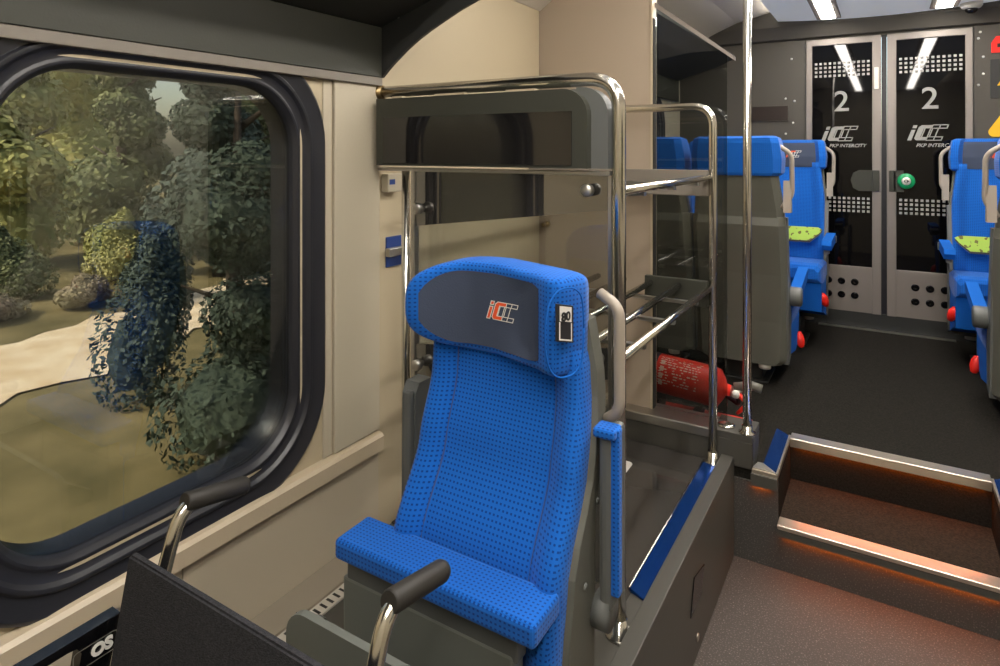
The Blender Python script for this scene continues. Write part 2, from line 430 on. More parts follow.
def door(n, x0, x1, inner, text_dx):
    d = bpy.data.objects.new('door_%d' % n, None); C.objects.link(d); d.location = ((x0+x1)/2, 5.085, UP); struct(d)
    def add(o): return rel(o, d)
    fo, fi = .040, .054; y0, y1 = 5.05, 5.11
    fl, fr_ = (fo, fi) if inner > 0 else (fi, fo)
    mb = MB()
    mb.box(x0, x0 + fl, y0, y1, .465, DZ1, .004); mb.box(x1 - fr_, x1, y0, y1, .465, DZ1, .004)
    mb.box(x0 + fl - .004, x1 - fr_ + .004, y0, y1, DZ1 - .045, DZ1, .004)
    add(mb.build('frame', M['alu'], d))
    add(MB().box(x0 + fl - .004, x1 - fr_ + .004, 5.066, 5.10, .775, DZ1 - .044).build('pane', M['doorglass'], d))
    kp = add(MB().box(x0 + fl - .004, x1 - fr_ + .004, 5.058, 5.10, .465, .785, .003).build('kick_plate', M['alu'], d))
    mb = MB()
    cx = (x0 + fl + x1 - fr_) / 2
    for i in range(3):
        for z in (.675, .58):
            mb.lathe([(0, 0), (.024, 0), (.024, .003), (.018, .004), (0, .001)], Matrix.Translation((cx + (i-1) * .082 + inner * .0, 5.058, z)) @ Matrix.Rotation(PI/2, 4, 'X'), 18)
    add(mb.build('vent_hole', M['blackgloss'], kp))
    for z0 in (2.115, 1.158):
        mb = MB(); n_ = 12; a = x0 + fl + .010; b = x1 - fr_ - .008
        for i in range(n_):
            for j in range(4):
                x = a + (b - a) * (i + .5) / n_; z = z0 + .014 + j * .0295
                mb.face([(x-.0085, 5.0645, z-.0085), (x+.0085, 5.0645, z-.0085), (x+.0085, 5.0645, z+.0085), (x-.0085, 5.0645, z+.0085)])
        add(mb.build('marking_dots', M['doorprint'], d))
    add(text_mesh('class_number', '2', .205, M['doorprint'], d, Matrix.Translation((cx + text_dx + .0, 5.0645, 1.938)) @ FACE, offset=.0015))
    lx = cx + text_dx - .128; lz = 1.665; k = .118
    e = MB()
    sol, outl = logo_shapes()
    mp = lambda x, y, o: (lx + x * k, 5.0645 - o, lz + y * k * .86)
    for q in sol:
        for p in (cpieces(q) if len(q) == 10 else [q]): e.face([mp(x, y, .001) for x, y in p])
    for q in outl:
        for st in strokes(q, .06, False): e.face([mp(x, y, .001) for x, y in st])
    add(e.build('operator_logo', M['doorprint'], d))
    add(text_mesh('operator_name', 'PKP INTERCITY', .033, M['doorprint'], d, Matrix.Translation((cx + text_dx + .035, 5.0645, 1.630)) @ FACE, offset=.0006, shear=.3))
    return d, add
d, add = door(1, DX0 + .004, -.016, 1, .0)
mb = MB(); mb.prism([(-.066, 1.315), (-.066, 1.46), (-.15, 1.46), (-.185, 1.44), (-.20, 1.39), (-.185, 1.335), (-.15, 1.315)], 'y', 5.05, 5.066)
mb.box(-.070, -.026, 5.036, 5.052, 1.315, 1.46, .004)
add(mb.build('handle_pad', M['dark'], d))
add(MB().box(-.058, -.030, 5.038, 5.051, 2.02, 2.17, .003).build('lock_plate', M['offwhite'], d))
d, add = door(2, .018, DX1 - .004, -1, .0)
mb = MB(); mb.prism([(.056, 1.315), (.056, 1.46), (.115, 1.46), (.115, 1.315)], 'y', 5.05, 5.066); mb.box(.030, .060, 5.036, 5.052, 1.315, 1.46, .004)
pad = add(mb.build('handle_pad', M['dark'], d))
bt = Matrix.Translation((.128, 5.05, 1.39)) @ Matrix.Rotation(PI/2, 4, 'X')
b_ = add(MB().lathe([(0, 0), (.052, 0), (.052, .012), (.046, .018), (0, .018)], bt, 28).build('push_button', M['green'], d))
e = MB().lathe([(0, .018), (.027, .018), (.027, .0195), (0, .0195)], bt, 24); add(e.build('button_face', M['white'], b_))
e = MB()
for s in (-1, 1): e.face([(.128 + s*.004, 5.0298, 1.403), (.128 + s*.017, 5.0298, 1.39), (.128 + s*.004, 5.0298, 1.377)])
e.face([(.1265, 5.0298, 1.404), (.1295, 5.0298, 1.404), (.1295, 5.0298, 1.376), (.1265, 5.0298, 1.376)])
add(e.build('button_arrows', M['black'], b_))
struct(MB().box(-.014, .016, 5.085, 5.12, UP, DZ1).build('trim_15', M['black']))

# ceiling: side coves + lowered centre, an added glowing strip in both gaps to brighten coves and walls
cove = [(-1.5, 2.24), (-1.4, 2.265), (-1.3, 2.335), (-1.17, 2.47), (-.95, 2.56), (-.68, 2.622)]
mb = MB()
for s in (-1, 1):
    pl = [(s*x, z) for x, z in cove] + [(-s*.66, 2.70), (-s*1.5, 2.70)]
    mb.prism(pl, 'y', -1.3, 5.07)
struct(mb.build('ceiling_cove', M['ceilcove']))
arc = [(-.665 + 1.33 * i / 16, 2.512 + .03 * ((i - 8) / 8) ** 2) for i in range(17)]
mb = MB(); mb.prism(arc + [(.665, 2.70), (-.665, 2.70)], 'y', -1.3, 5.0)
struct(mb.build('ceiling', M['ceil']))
mb = MB()
for sx in (-1, 1): mb.box(*sorted((sx * .666, sx * .672)), -1.25, 4.95, 2.555, 2.585)
struct(mb.build('added_cove_strip', M['covefill']))
for i, x in enumerate((-.325, .325)):
    t = empty('ceiling_light', (x, 2.0, 2.52), ['long segmented white ceiling light on the left, above the left door leaf', 'long segmented white ceiling light on the right, above the right door leaf'][i], 'ceiling light', 'two rows of ceiling lights')
    MB().box(-.075, .075, -3.0, 2.9, -.014, .012, .004).build('housing', M['alu'], t)
    mb = MB()
    y = 2.88
    while y > -2.9:
        mb.box(-.042, .042, y - .27, y - .02, -.020, -.010, .003); y -= .29
    mb.build('diffuser', M['lamp'], t)
t = empty('security_camera', (.47, 4.93, 2.52), 'white dome security camera on the ceiling above the right door', 'camera')
MB().lathe([(0, .012), (.06, .012), (.06, -.01), (.05, -.025), (.035, -.03), (0, -.03)], None, 24).build('housing', M['offwhite'], t)
MB().lathe([(.034, -.028), (.032, -.045), (.018, -.058), (0, -.062)], None, 20).build('dome', M['blackgloss'], t)

# ------------------------------------------------------------------ partition between the areas
mb = MB(); mb.box(-1.45, -.862, 2.665, 2.715, .48, 2.69)
pw = struct(mb.build('wall_partition', M['pinkbeige']))
MB().box(-.862, -.853, 2.66, 2.72, .48, 2.42, .001).build('edge_band', M['cream'], pw)
MB().box(-.8545, -.8495, 2.663, 2.70, .48, 2.17).build('seal', M['seam'], pw)
mb = MB(); mb.box(-1.425, -.437, 2.600, 2.76, UP - .002, .455, .003)
pl = struct(mb.build('baseboard_partition', M['podium']))
MB().box(-1.425, -.59, 2.594, 2.74, .443, .482, .005).build('cap_rail', M['steel'], pl)
MB().box(-.588, -.437, 2.600, 2.76, .455, .483, .003).build('plinth_cap', M['podium'], pl)
MB().box(-.4375, -.434, 2.598, 2.603, UP + .005, .482).build('corner_edge', M['chrome'], pl)
g = empty('glass_partition', (-.70, 2.70, .482), 'clear glass partition pane with sloping top beside the beige partition wall', 'glass panel')
rel(MB().prism([(-.85, .482), (-.551, .482), (-.551, 1.998), (-.85, 2.228)], 'y', 2.697, 2.703).build('pane', M['clear2'], g), g)
rel(MB().prism([(-.853, 2.222), (-.520, 1.966), (-.520, 1.982), (-.853, 2.245)], 'y', 2.692, 2.708).build('top_trim', M['alu'], g), g)

def pole(name, x, y, z0, z1, label):
    t = empty(name, (x, y, z0), label, 'pole')
    MB().tube([(0, 0, .0), (0, 0, z1 - z0)], .0165, 18).build('tube', M['chrome'], t)
    MB().lathe([(0, 0), (.032, 0), (.032, .006), (.02, .012), (.02, .03), (0, .03)], None, 20).build('base_flange', M['chrome'], t)
    return t
pole('grab_pole', -.461, 2.628, .483, 2.534, 'floor to ceiling chrome grab pole standing on the dark plinth beside the steps')
# floor ring left of it
t = empty('pole_socket', (-.545, 2.655, .483), 'empty chrome base flange on the plinth left of the grab pole', 'socket')
MB().lathe([(.018, .002), (.034, 0), (.034, .006), (.022, .010), (.018, .010)], None, 20).build('ring', M['chrome'], t)
MB().box(-.022, .022, -.004, .004, 0, .008, .001).build('bar', M['chrome'], t)

# ------------------------------------------------------------------ luggage rack
LR = empty('luggage_rack', (-.98, 2.06, PZ), 'chrome tube luggage rack with two shelves behind the near blue seat', 'luggage rack')
def lr(o): return rel(o, LR)
def end_frame(y, r, name='end_frame', top=1.786):
    return lr(MB().tube([(-1.39, y, top), (-.58, y, top), (-.58, y, PZ)], r, 18, bend=.085, nb=10).build(name, M['chrome'], LR))
f1 = end_frame(1.535, .0185); f2 = end_frame(2.575, .0165, top=1.775)
for y, f in ((1.535, f1), (2.575, f2)):
    lr(MB().lathe([(0, 0), (.035, 0), (.035, .005), (.022, .010), (.022, .045), (0, .045)], Matrix.Translation((-.58, y, PZ)), 20).build('foot_flange', M['chrome'], f))
    q = rrect(-.585, -.525, y - .035, y + .035, .02, 4)
    lr(MB().prism(q, 'z', PZ + .0005, PZ + .006).build('foot_plate', M['steel'], f))
lr(MB().lathe([(0, 0), (.03, 0), (.03, .006), (.02, .03), (0, .03)], Matrix.Translation((-1.404, 1.535, 1.786)) @ Matrix.Rotation(PI/2, 4, 'Y'), 18).build('wall_flange', M['brass'], f1))
# shelves: longitudinal tubes on plates
for zc, n in ((1.492, 1), (1.052, 1)):
    for k in (range(6) if zc < 1.2 else (0, 5)):
        x = -.59 - k * .118
        lr(MB().tube([(x, 1.55, zc), (x, 2.56, zc)], .0125, 12).build('shelf_rail', M['chrome'], LR))
    lr(MB().box(-1.40 if zc > 1.2 else -.85, -.595, 2.545, 2.57, zc - .075, zc + .028, .003).build('shelf_end_plate', M['dark'] if zc < 1.2 else M['striptrim'], LR))
    for k in range(3):
        y = 1.75 + k * .3
        lr(MB().box(-1.40, -.585, y, y + .02, zc - .024, zc - .0125).build('shelf_bearer', M['steel'], LR))
# end glazing, bands, pins
lr(MB().box(-1.262, -.61, 1.545, 1.551, .46, 1.535).build('end_glass', M['clear'], LR))
lr(MB().hexa([(-1.25, 1.538, 1.363), (-.612, 1.538, 1.443), (-.612, 1.538, 1.533), (-1.25, 1.538, 1.533)],
          [(-1.25, 1.544, 1.363), (-.612, 1.544, 1.443), (-.612, 1.544, 1.533), (-1.25, 1.544, 1.533)]).build('tinted_band', M['band'], LR))
lr(MB().hexa([(-1.262, 1.538, .885), (-.61, 1.538, 1.004), (-.61, 1.538, 1.085), (-1.262, 1.538, .992)],
          [(-1.262, 1.544, .885), (-.61, 1.544, 1.004), (-.61, 1.544, 1.085), (-1.262, 1.544, .992)]).build('tinted_band', M['band'], LR))
for x, z in ((-1.218, 1.421), (-.658, 1.495), (-1.221, .942), (-.65, 1.045)):
    pr = [(0, -.002), (.008, -.002), (.008, .016), (.0165, .016), (.0165, .034), (.014, .037), (0, .037)]
    lr(MB().lathe(pr, Matrix.Translation((x, 1.538, z)) @ Matrix.Rotation(PI/2, 4, 'X'), 20).build('glass_pin', M['steel'], LR))
lr(MB().lathe([(0, -.005), (.014, -.005), (.014, .02), (.009, .022), (.009, .05), (.012, .052), (0, .058)], Matrix.Translation((-1.36, 2.664, 1.25)) @ Matrix.Rotation(PI/2, 4, 'X') , 16).build('wall_pin', M['brass'], LR))
lr(MB().tube([(-1.285, 1.536, PZ), (-1.285, 1.536, 1.535)], .013, 14).build('glass_post', M['chrome'], LR))
lr(MB().box(-1.262, -1.248, 1.533, 1.556, .46, 1.533).build('glass_edge', M['steel'], LR))
lr(MB().box(-.609, -.600, 1.533, 1.556, .46, 1.533).build('glass_edge', M['steel'], LR))
lr(MB().box(-1.39, -.60, 1.520, 1.556, 1.534, 1.545, .002).build('head_rail', M['steel'], LR))
# polished floor tray with its raised edge
lr(MB().box(-1.40, -.606, 1.60, 2.585, PZ - .001, PZ + .004).build('floor_tray', M['tray'], LR))
lr(MB().hexa([(-.610, 1.700, PZ + .012), (-.553, 1.680, PZ + .004), (-.553, 2.54, PZ + .004), (-.610, 2.54, PZ + .012)],
          [(-.610, 1.700, PZ + .001), (-.553, 1.680, PZ + .001), (-.553, 2.54, PZ + .001), (-.610, 2.54, PZ + .001)]).build('raised_edge', M['bluemetal'], LR))
lr(MB().tube([(-.612, 1.700, PZ + .012), (-.612, 2.54, PZ + .012)], .004, 8).build('edge_bead', M['chrome'], LR))
s_ = MB().prism(rrect(-.90, -.845, 2.28, 2.40, .02, 4), 'z', PZ + .0042, PZ + .0056).build('white_floor_patch', M['white'])  # thin white rounded shape flat on the tray
tag(s_, 'white rounded sticker lying flat on the polished rack floor tray', 'patch')

# display housing
DS = empty('display_unit', (-1.0, 1.51, 1.55), 'dark grey display housing with a black screen under the rack tube', 'display')
def bs(o): return rel(o, DS)
prof = [(-1.365, 1.552), (-.648, 1.552), (-.648, 1.69)] + [(-.648 - .07 + .07 * math.cos(a), 1.69 + .07 * math.sin(a)) for a in [PI/2*k/8 for k in range(1, 9)]] + [(-1.365, 1.76)]
mb = MB(); mb.prism(prof, 'y', 1.488, 1.56)
bs(mb.build('housing', M['dark'], DS))
prof2 = [(-.648, 1.552), (-.602, 1.552), (-.602, 1.69)] + [(-.602 - .075 + .075 * math.cos(a), 1.69 + .075 * math.sin(a)) for a in [PI/2*k/8 for k in range(1, 9)]] + [(-.69, 1.765), (-.69, 1.76)] + [(-.648 - .07 + .07 * math.cos(a), 1.69 + .07 * math.sin(a)) for a in [PI/2*k/8 for k in range(8, 0, -1)]]
mb = MB(); n = len(prof2)
mb.prism(prof2, 'y', 1.515, 1.56)
bs(mb.build('side_cheek', M['shell2'], DS))
bs(MB().box(-1.335, -.690, 1.4845, 1.489, 1.560, 1.701).build('screen', M['screen'], DS))
for x0, x1 in ((-1.30, -1.26), (-1.135, -1.03), (-.89, -.80)):
    bs(MB().box(x0, x1, 1.488, 1.505, 1.760, 1.7655).build('clip', M['cream'], DS))

# blue latch and small box on the recessed wall
t = empty('wall_latch', (-1.405, 1.62, 1.262), 'small steel latch with dark blue plate on the recessed wall left of the rack', 'latch')
MB().box(.0, .006, -.045, .03, -.05, .05, .002).build('plate', M['bluepl'], t)
MB().box(.005, .024, -.05, .025, -.014, .014, .003).build('bolt', M['steel'], t)
t = empty('wall_box', (-1.405, 1.59, 1.492), 'small beige box with blue marking on the recessed wall below the display', 'box')
MB().box(0, .03, -.035, .035, -.03, .03, .004).build('case', M['beige'], t)
MB().box(.03, .0315, -.028, -.002, -.005, .012).build('marking', M['bluepl'], t)

# ------------------------------------------------------------------ overhead racks
def overhead(y0, y1, label, bracket=True, z0=1.832, out=-1.0):
    t = empty('overhead_rack', (WX, (y0+y1)/2, z0), label, 'luggage rack')
    a, b = y0 - (y0+y1)/2, y1 - (y0+y1)/2
    MB().box(0, .028, a, b - .013, 0, .16, .002).build('fascia', M['dark'], t)
    q = [(0, .155), (.30, .245), (.44, .30), (.445, .33), (.42, .335), (.29, .275), (0, .185)]
    MB().prism(q, 'y', a, b - .01).build('shelf', M['dark2'], t)
    if bracket:
        inner = [(.026, 0), (.052, .024), (.084, .049), (.125, .079), (.173, .109), (.22, .133), (.268, .155), (.33, .182), (.395, .205), (.48, .230), (.58, .252), (.70, .272)]
        q = inner + [(.72, .36), (.40, .36), (.20, .33), (0, .30), (0, 0)]
        br = MB().prism(q, 'y', b - .012, b + .0).build('end_bracket', M['dark2'], t)
        for x, z in ((.095, .19), (.20, .315)):
            MB().lathe([(0, 0), (.008, 0), (.006, .004), (0, .004)], Matrix.Translation((x, b - .012, z)) @ Matrix.Rotation(PI/2, 4, 'X'), 10).build('screw', M['steel'], br)
        MB().box(.012, .035, .885 - (y0+y1)/2, .965 - (y0+y1)/2, .165, .178).build('hook_plate', M['black'], t)
    return t
overhead(-1.19, 1.535, 'dark overhead luggage rack above the left window with a curved end bracket')
overhead(2.9, 4.95, 'far dark overhead luggage rack above the raised floor, seen through the glass', False, 1.98)

# ------------------------------------------------------------------ heater cover at the wall foot
t = empty('heater_cover', (WX + .007, 1.18, 0), 'beige grey slotted heater cover along the foot of the left wall', 'heater')
MB().prism([(0, 0), (.075, 0), (.075, .10), (.0, .135)], 'y', -1.0, -.40).build('cover', M['heater'], t)
MB().prism([(0, PZ - .0), (.075, PZ), (.075, PZ - .03), (.075, PZ + .0), (.075, PZ + .012), (.0, PZ + .032)], 'y', -.375, .345).build('cover', M['heater'], t)
gm = mat('slotted_grille', '#b7b0a4', .5)
nt = gm.node_tree; tc = nt.nodes.new('ShaderNodeTexCoord'); sp = nt.nodes.new('ShaderNodeSeparateXYZ'); nt.links.new(tc.outputs['Object'], sp.inputs[0])
def mth(op, a, b):
    n_ = nt.nodes.new('ShaderNodeMath'); n_.operation = op
    for i, v in enumerate((a, b)):
        if v is None: continue
        if isinstance(v, (int, float)): n_.inputs[i].default_value = v
        else: nt.links.new(v, n_.inputs[i])
    return n_.outputs[0]
fy = mth('LESS_THAN', mth('FRACT', mth('MULTIPLY', sp.outputs['Y'], 42), None), .36)
fx = mth('LESS_THAN', mth('ABSOLUTE', mth('SUBTRACT', sp.outputs['X'], .094), None), .013)
blk = mth('LESS_THAN', mth('FRACT', mth('MULTIPLY', sp.outputs['Y'], 7), None), .72)
mk = mth('MULTIPLY', mth('MULTIPLY', fy, fx), blk)
mx = nt.nodes.new('ShaderNodeMixRGB'); mx.inputs[1].default_value = lin('#b7b0a4'); mx.inputs[2].default_value = lin('#151310')
nt.links.new(mk, mx.inputs[0]); nt.links.new(mx.outputs[0], nt.nodes['Principled BSDF'].inputs['Base Color'])
MB().box(.074, .115, -.375, .345, PZ + .0005, PZ + .005).build('grille', gm, t)

# grey divider in front of the seat
t = empty('divider_panel', (-.76, .815, PZ), 'grey low divider panel with rounded corner between wheelchair and blue seat', 'divider panel')
q = [(-.225, 0), (.24, 0), (.24, .362)] + [(-.225 + .05 - .05 * math.sin(a), .312 + .05 * math.cos(a)) for a in [PI/2*k/6 for k in range(7)]]
MB().prism(q, 'y', .006, .022).build('panel', M['pan'], t)
MB().hexa([(-.215, .022, .27), (-.17, .022, .27), (-.17, .022, .345), (-.215, .022, .345)], [(-.215, .085, .27), (-.20, .085, .27), (-.20, .085, .30), (-.215, .085, .30)]).build('bracket', M['shell2'], t)

# ------------------------------------------------------------------ the near blue seat (cushion folded up)
S = empty('folding_seat', (-.71, 1.10, PZ), 'near blue dotted folding seat with slate headrest, in front of the luggage rack', 'seat')
def st(o): return rel(o, S)
def interp(tab, z):
    if z <= tab[0][0]: return tab[0][1]
    for (a, va), (b, vb) in zip(tab, tab[1:]):
        if z <= b:
            t = (z - a) / (b - a); t = t * t * (3 - 2 * t) * .5 + t * .5
            return va + (vb - va) * t
    return tab[-1][1]
YB = [(.42, .965), (.66, .985), (.80, 1.012), (.96, 1.095), (1.10, 1.135), (1.22, 1.14), (1.30, 1.14)]
XL = [(.42, -.890), (.80, -.890), (1.0, -.888), (1.16, -.880), (1.30, -.86)]
XR = [(.42, -.502), (.80, -.500), (1.0, -.498), (1.16, -.510), (1.24, -.53)]
def back_front(u, v):
    z = .43 + v * .81
    xl, xr = interp(XL, z), interp(XR, z)
    x = xl + (xr - xl) * u
    s = (u - .5) * 2
    y = interp(YB, z) + .022
    a = abs(s)
    if a > .66: y -= .024 * math.sin(min(1, (a - .66) / .22) * PI / 2)
    if a > .93: y += .030 * ((a - .93) / .07) ** 2
    return Vector((x, y, z))
mb = MB()
nu, nv = 46, 44
mb.grid(back_front, nu, nv)
def back_rear(u, v):
    p = back_front(u, v); p.y = interp(YB, p.z) + .075; return p
mb.grid(back_rear, nu, nv)
mb.grid(lambda a, b: back_front(0, b).lerp(back_rear(0, b), a), 4, nv); mb.grid(lambda a, b: back_front(1, b).lerp(back_rear(1, b), a), 4, nv)
mb.grid(lambda a, b: back_front(a, 1).lerp(back_rear(a, 1), b), nu, 2); mb.grid(lambda a, b: back_front(a, 0).lerp(back_rear(a, 0), b), nu, 2)
bmesh.ops.remove_doubles(mb.bm, verts=mb.bm.verts[:], dist=1e-5)
bk = st(mb.build('backrest', M['fab'], S, uv=True))
for u in (.17, .83):
    mb = MB()
    mb.tube([back_front(u, v) + Vector((0, .0015, 0)) for v in [.30 + .60 * k / 16 for k in range(17)]], .0032, 6)
    st(mb.build('seam', M['bluepl'], bk))
# headrest: a curved pad whose wings come forward
HC, HW, HZ0, HZ1 = -.709, .198, 1.160, 1.358
def hy(s): return 1.142 - .085 * max(0, abs(s) - .25) ** 1.6 / (.75 ** 1.6)     # centre line of the front face
def head(sx, t, side):
    # sx in -1..1 across, t in -1..1 up, side: 0 front / 1 rear
    pass
def sgn(v): return -1 if v < 0 else 1
def head_outline(a):   # superellipse outline in (s, t)
    c, s = math.cos(a), math.sin(a)
    n = .68 if c < 0 else .15
    return sgn(c) * abs(c) ** n, sgn(s) * abs(s) ** (.62 if c < 0 else .16)
mb = MB()
NA = 72
rings = []
for depth, shrink in ((0, 0), (0, .80), (.0, .93), (.012, .985), (.03, 1.0), (.075, 1.0), (.092, .96), (.098, .8), (.098, 0)):
    r = []
    for k in range(NA):
        s, tt = head_outline(2 * PI * k / NA)
        s *= shrink * (1 - (.20 * (1 - min(1, depth / .085)) * s ** 3 if s > 0 else 0)); tt *= shrink
        x = HC + HW * s; z = (HZ0 + HZ1) / 2 + (HZ1 - HZ0) / 2 * tt - .012 * (s > .0) * s
        front = hy(s)
        back = 1.238 - .03 * abs(s) ** 2
        y = front + (back - front) * (depth / .098)
        r.append((x, y, z))
    rings.append(r)
# more rings on the front so that the curve is smooth
fr = []
for q in range(1, 9):
    shrink = .80 * q / 9
    r = []
    for k in range(NA):
        s, tt = head_outline(2 * PI * k / NA); s *= shrink * (1 - (.20 * s ** 3 if s > 0 else 0)); tt *= shrink
        r.append((HC + HW * s, hy(s), (HZ0 + HZ1) / 2 + (HZ1 - HZ0) / 2 * tt - .012 * (s > 0) * s))
    fr.append(r)
rings = [rings[0]] + fr + rings[1:]
mb.loft(rings, smooth=True)
bmesh.ops.remove_doubles(mb.bm, verts=mb.bm.verts[:], dist=1e-5)
from mathutils.bvhtree import BVHTree
bmesh.ops.recalc_face_normals(mb.bm, faces=mb.bm.faces[:])
HB = BVHTree.FromBMesh(mb.bm)
def hsurf(x, z, o):
    h_ = HB.ray_cast(Vector((x, .5, z)), Vector((0, 1, 0)))[0]
    return Vector((x, (h_.y if h_ else 1.14) - o, z))
hd = st(mb.build('headrest', M['fab'], S, uv=True))
PS0, PS1 = -.82, .60     # slate panel range across
def panel(u, v, off=.003):
    s = PS0 + (PS1 - PS0) * u
    ins = max(0, (.30 - u) / .30); inr = max(0, (u - .90) / .10)
    half = .80 * math.sqrt(1 - .86 * ins ** 2) * (1 - .10 * inr ** 2)
    tt = -half + 2 * half * v - .02 + .0
    return hsurf(HC + HW * s, (HZ0 + HZ1) / 2 + (HZ1 - HZ0) / 2 * tt - .012 * (s > 0) * s, off)
mb = MB(); mb.grid(panel, 30, 12); 
hp = st(mb.build('headrest_panel', M['greyfab'], hd))
LS = .155
def lmap(x, y, o):
    k = .0405
    px = -.728 + x * k; s = (px - HC) / HW
    return hsurf(px, 1.240 + y * k * .95 - x * k * .03, .003 + o) - Vector(S.location)
logo(lmap, hd, M['orange'], M['white'], .045)
# seat number plate on the wing
def cap(y, z, o=0.0):      # slanting outer face of the right wing
    f = max(0, min(1, (y - 1.057) / .085))
    return Vector((HC + HW * (.80 + .20 * f) + .0005 + o, y, z))
ring = []
for k in range(40):
    a = 2 * PI * k / 40; c_, s_ = math.cos(a), math.sin(a)
    ring.append(cap(1.108 + .047 * sgn(c_) * abs(c_) ** .8, 1.246 + .086 * sgn(s_) * abs(s_) ** .8, .0005))
mb = MB(); mb.tube(ring + [ring[0]], .0018, 6)
st(mb.build('piping', M['fabplain'], hd))
def pl_(dy, dz, o): return cap(1.103 + dy, 1.265 + dz, o)
mb = MB()
q = [pl_(y, z - y * .25, .0) for y, z in ((-.019, -.036), (.019, -.036), (.019, .036), (-.019, .036))]
q2 = [p + Vector((.0035, -.0015, 0)) for p in q]
mb.hexa(q, q2)
npo = st(mb.build('number_plate', M['black'], hd))
mb = MB()
def quad(y0, y1, z0, z1, o):
    mb.face([pl_(y, z - y * .25, 0) + Vector((o, -o * .43, 0)) for y, z in ((y0, z0), (y1, z0), (y1, z1), (y0, z1))])
quad(-.013, .014, .004, .033, .0044)
quad(-.014, .015, -.033, -.030, .0044); quad(-.014, -.0115, -.033, .002, .0044); quad(.0125, .015, -.033, .002, .0044)
st(mb.build('plate_face', M['white'], hd))
p0 = pl_(0, 0, 0); t_ = math.atan2(.0297, .085)
st(text_mesh('plate_number', '80', .024, M['black'], hd, Matrix.Translation(pl_(.0005, .013, 0) + Vector((.0052, -.002, 0))) @ Matrix.Rotation(-t_, 4, 'Z') @ FACEX, offset=.0008))
# folded cushion, its pan, the shell
st(MB().box(-.968, -.499, .927, 1.030, .757, .800, .010, 3).build('cushion', M['fab'], S, uv=True))
pn = st(MB().box(-.965, -.553, .950, .990, PZ + .03, .712, .006).build('cushion_pan', M['pan'], S))
st(MB().box(-.955, -.545, .952, .985, .70, .757, .004).build('pan_spine', M['shell2'], pn))
st(MB().box(-.93, -.545, 1.03, 1.25, PZ, .66, .01).build('base', M['shell2'], S))
mb = MB()
rg = []
for z in [.40 + .05 * k for k in range(18)]:
    y = interp(YB, z); xl = interp(XL, z) + .004; xr = interp(XR, z) + .0
    yb = max(y + .095, 1.16 if z < 1.0 else 0); rg.append([(xl, y + .05, z), (xr - .004, y + .05, z), (xr + .012, y + .055, z), (xr + .012, yb, z), (xr - .03, yb + .025, z), (xl + .03, yb + .025, z), (xl - .006, yb, z)])
mb.loft(rg)
sh_ = st(mb.build('shell', M['shell'], S))
for z in (.62, .765, .90):
    st(MB().lathe([(0, 0), (.0075, 0), (.006, .004), (0, .005)], Matrix.Translation((-.489, interp(YB, z) + .105, z)) @ Matrix.Rotation(PI/2, 4, 'Y'), 12).build('rivet', M['shell2'], sh_))
# raised armrests: right one padded in blue, left one seen as its grey side
a = MB().box(-.478, -.450, 1.15, 1.235, .70, 1.045, .010)
ar = st(a.build('armrest', M['shell2'], S))
mb = MB(); mb.box(-.456, -.436, 1.154, 1.176, .732, 1.058, .005); mb.box(-.486, -.44, 1.14, 1.185, 1.040, 1.060, .006)
st(mb.build('armrest_pad', M['fab'], ar, uv=True))
mb = MB(); mb.lathe([(0, -.02), (.035, -.02), (.035, .012), (0, .012)], Matrix.Translation((-.468, 1.17, .69)) @ Matrix.Rotation(PI/2, 4, 'Y'), 20)
st(mb.build('pivot', M['shell2'], ar))
mb = MB(); mb.prism([(1.16, .64), (1.24, .64), (1.25, 1.02), (1.225, 1.045), (1.18, 1.045), (1.165, 1.02)], 'x', -.985, -.945)
ar2 = st(mb.build('armrest', M['shell2'], S))
st(MB().box(-.968, -.948, 1.150, 1.168, .66, 1.03, .004).build('armrest_pad', M['shell2'], ar2))
# grab handle at the right shoulder
st(MB().tube([(-.500, 1.215, 1.305), (-.452, 1.20, 1.285), (-.452, 1.20, 1.075), (-.490, 1.215, 1.045)], .0115, 14, bend=.05).build('grab_handle', M['handle'], S))

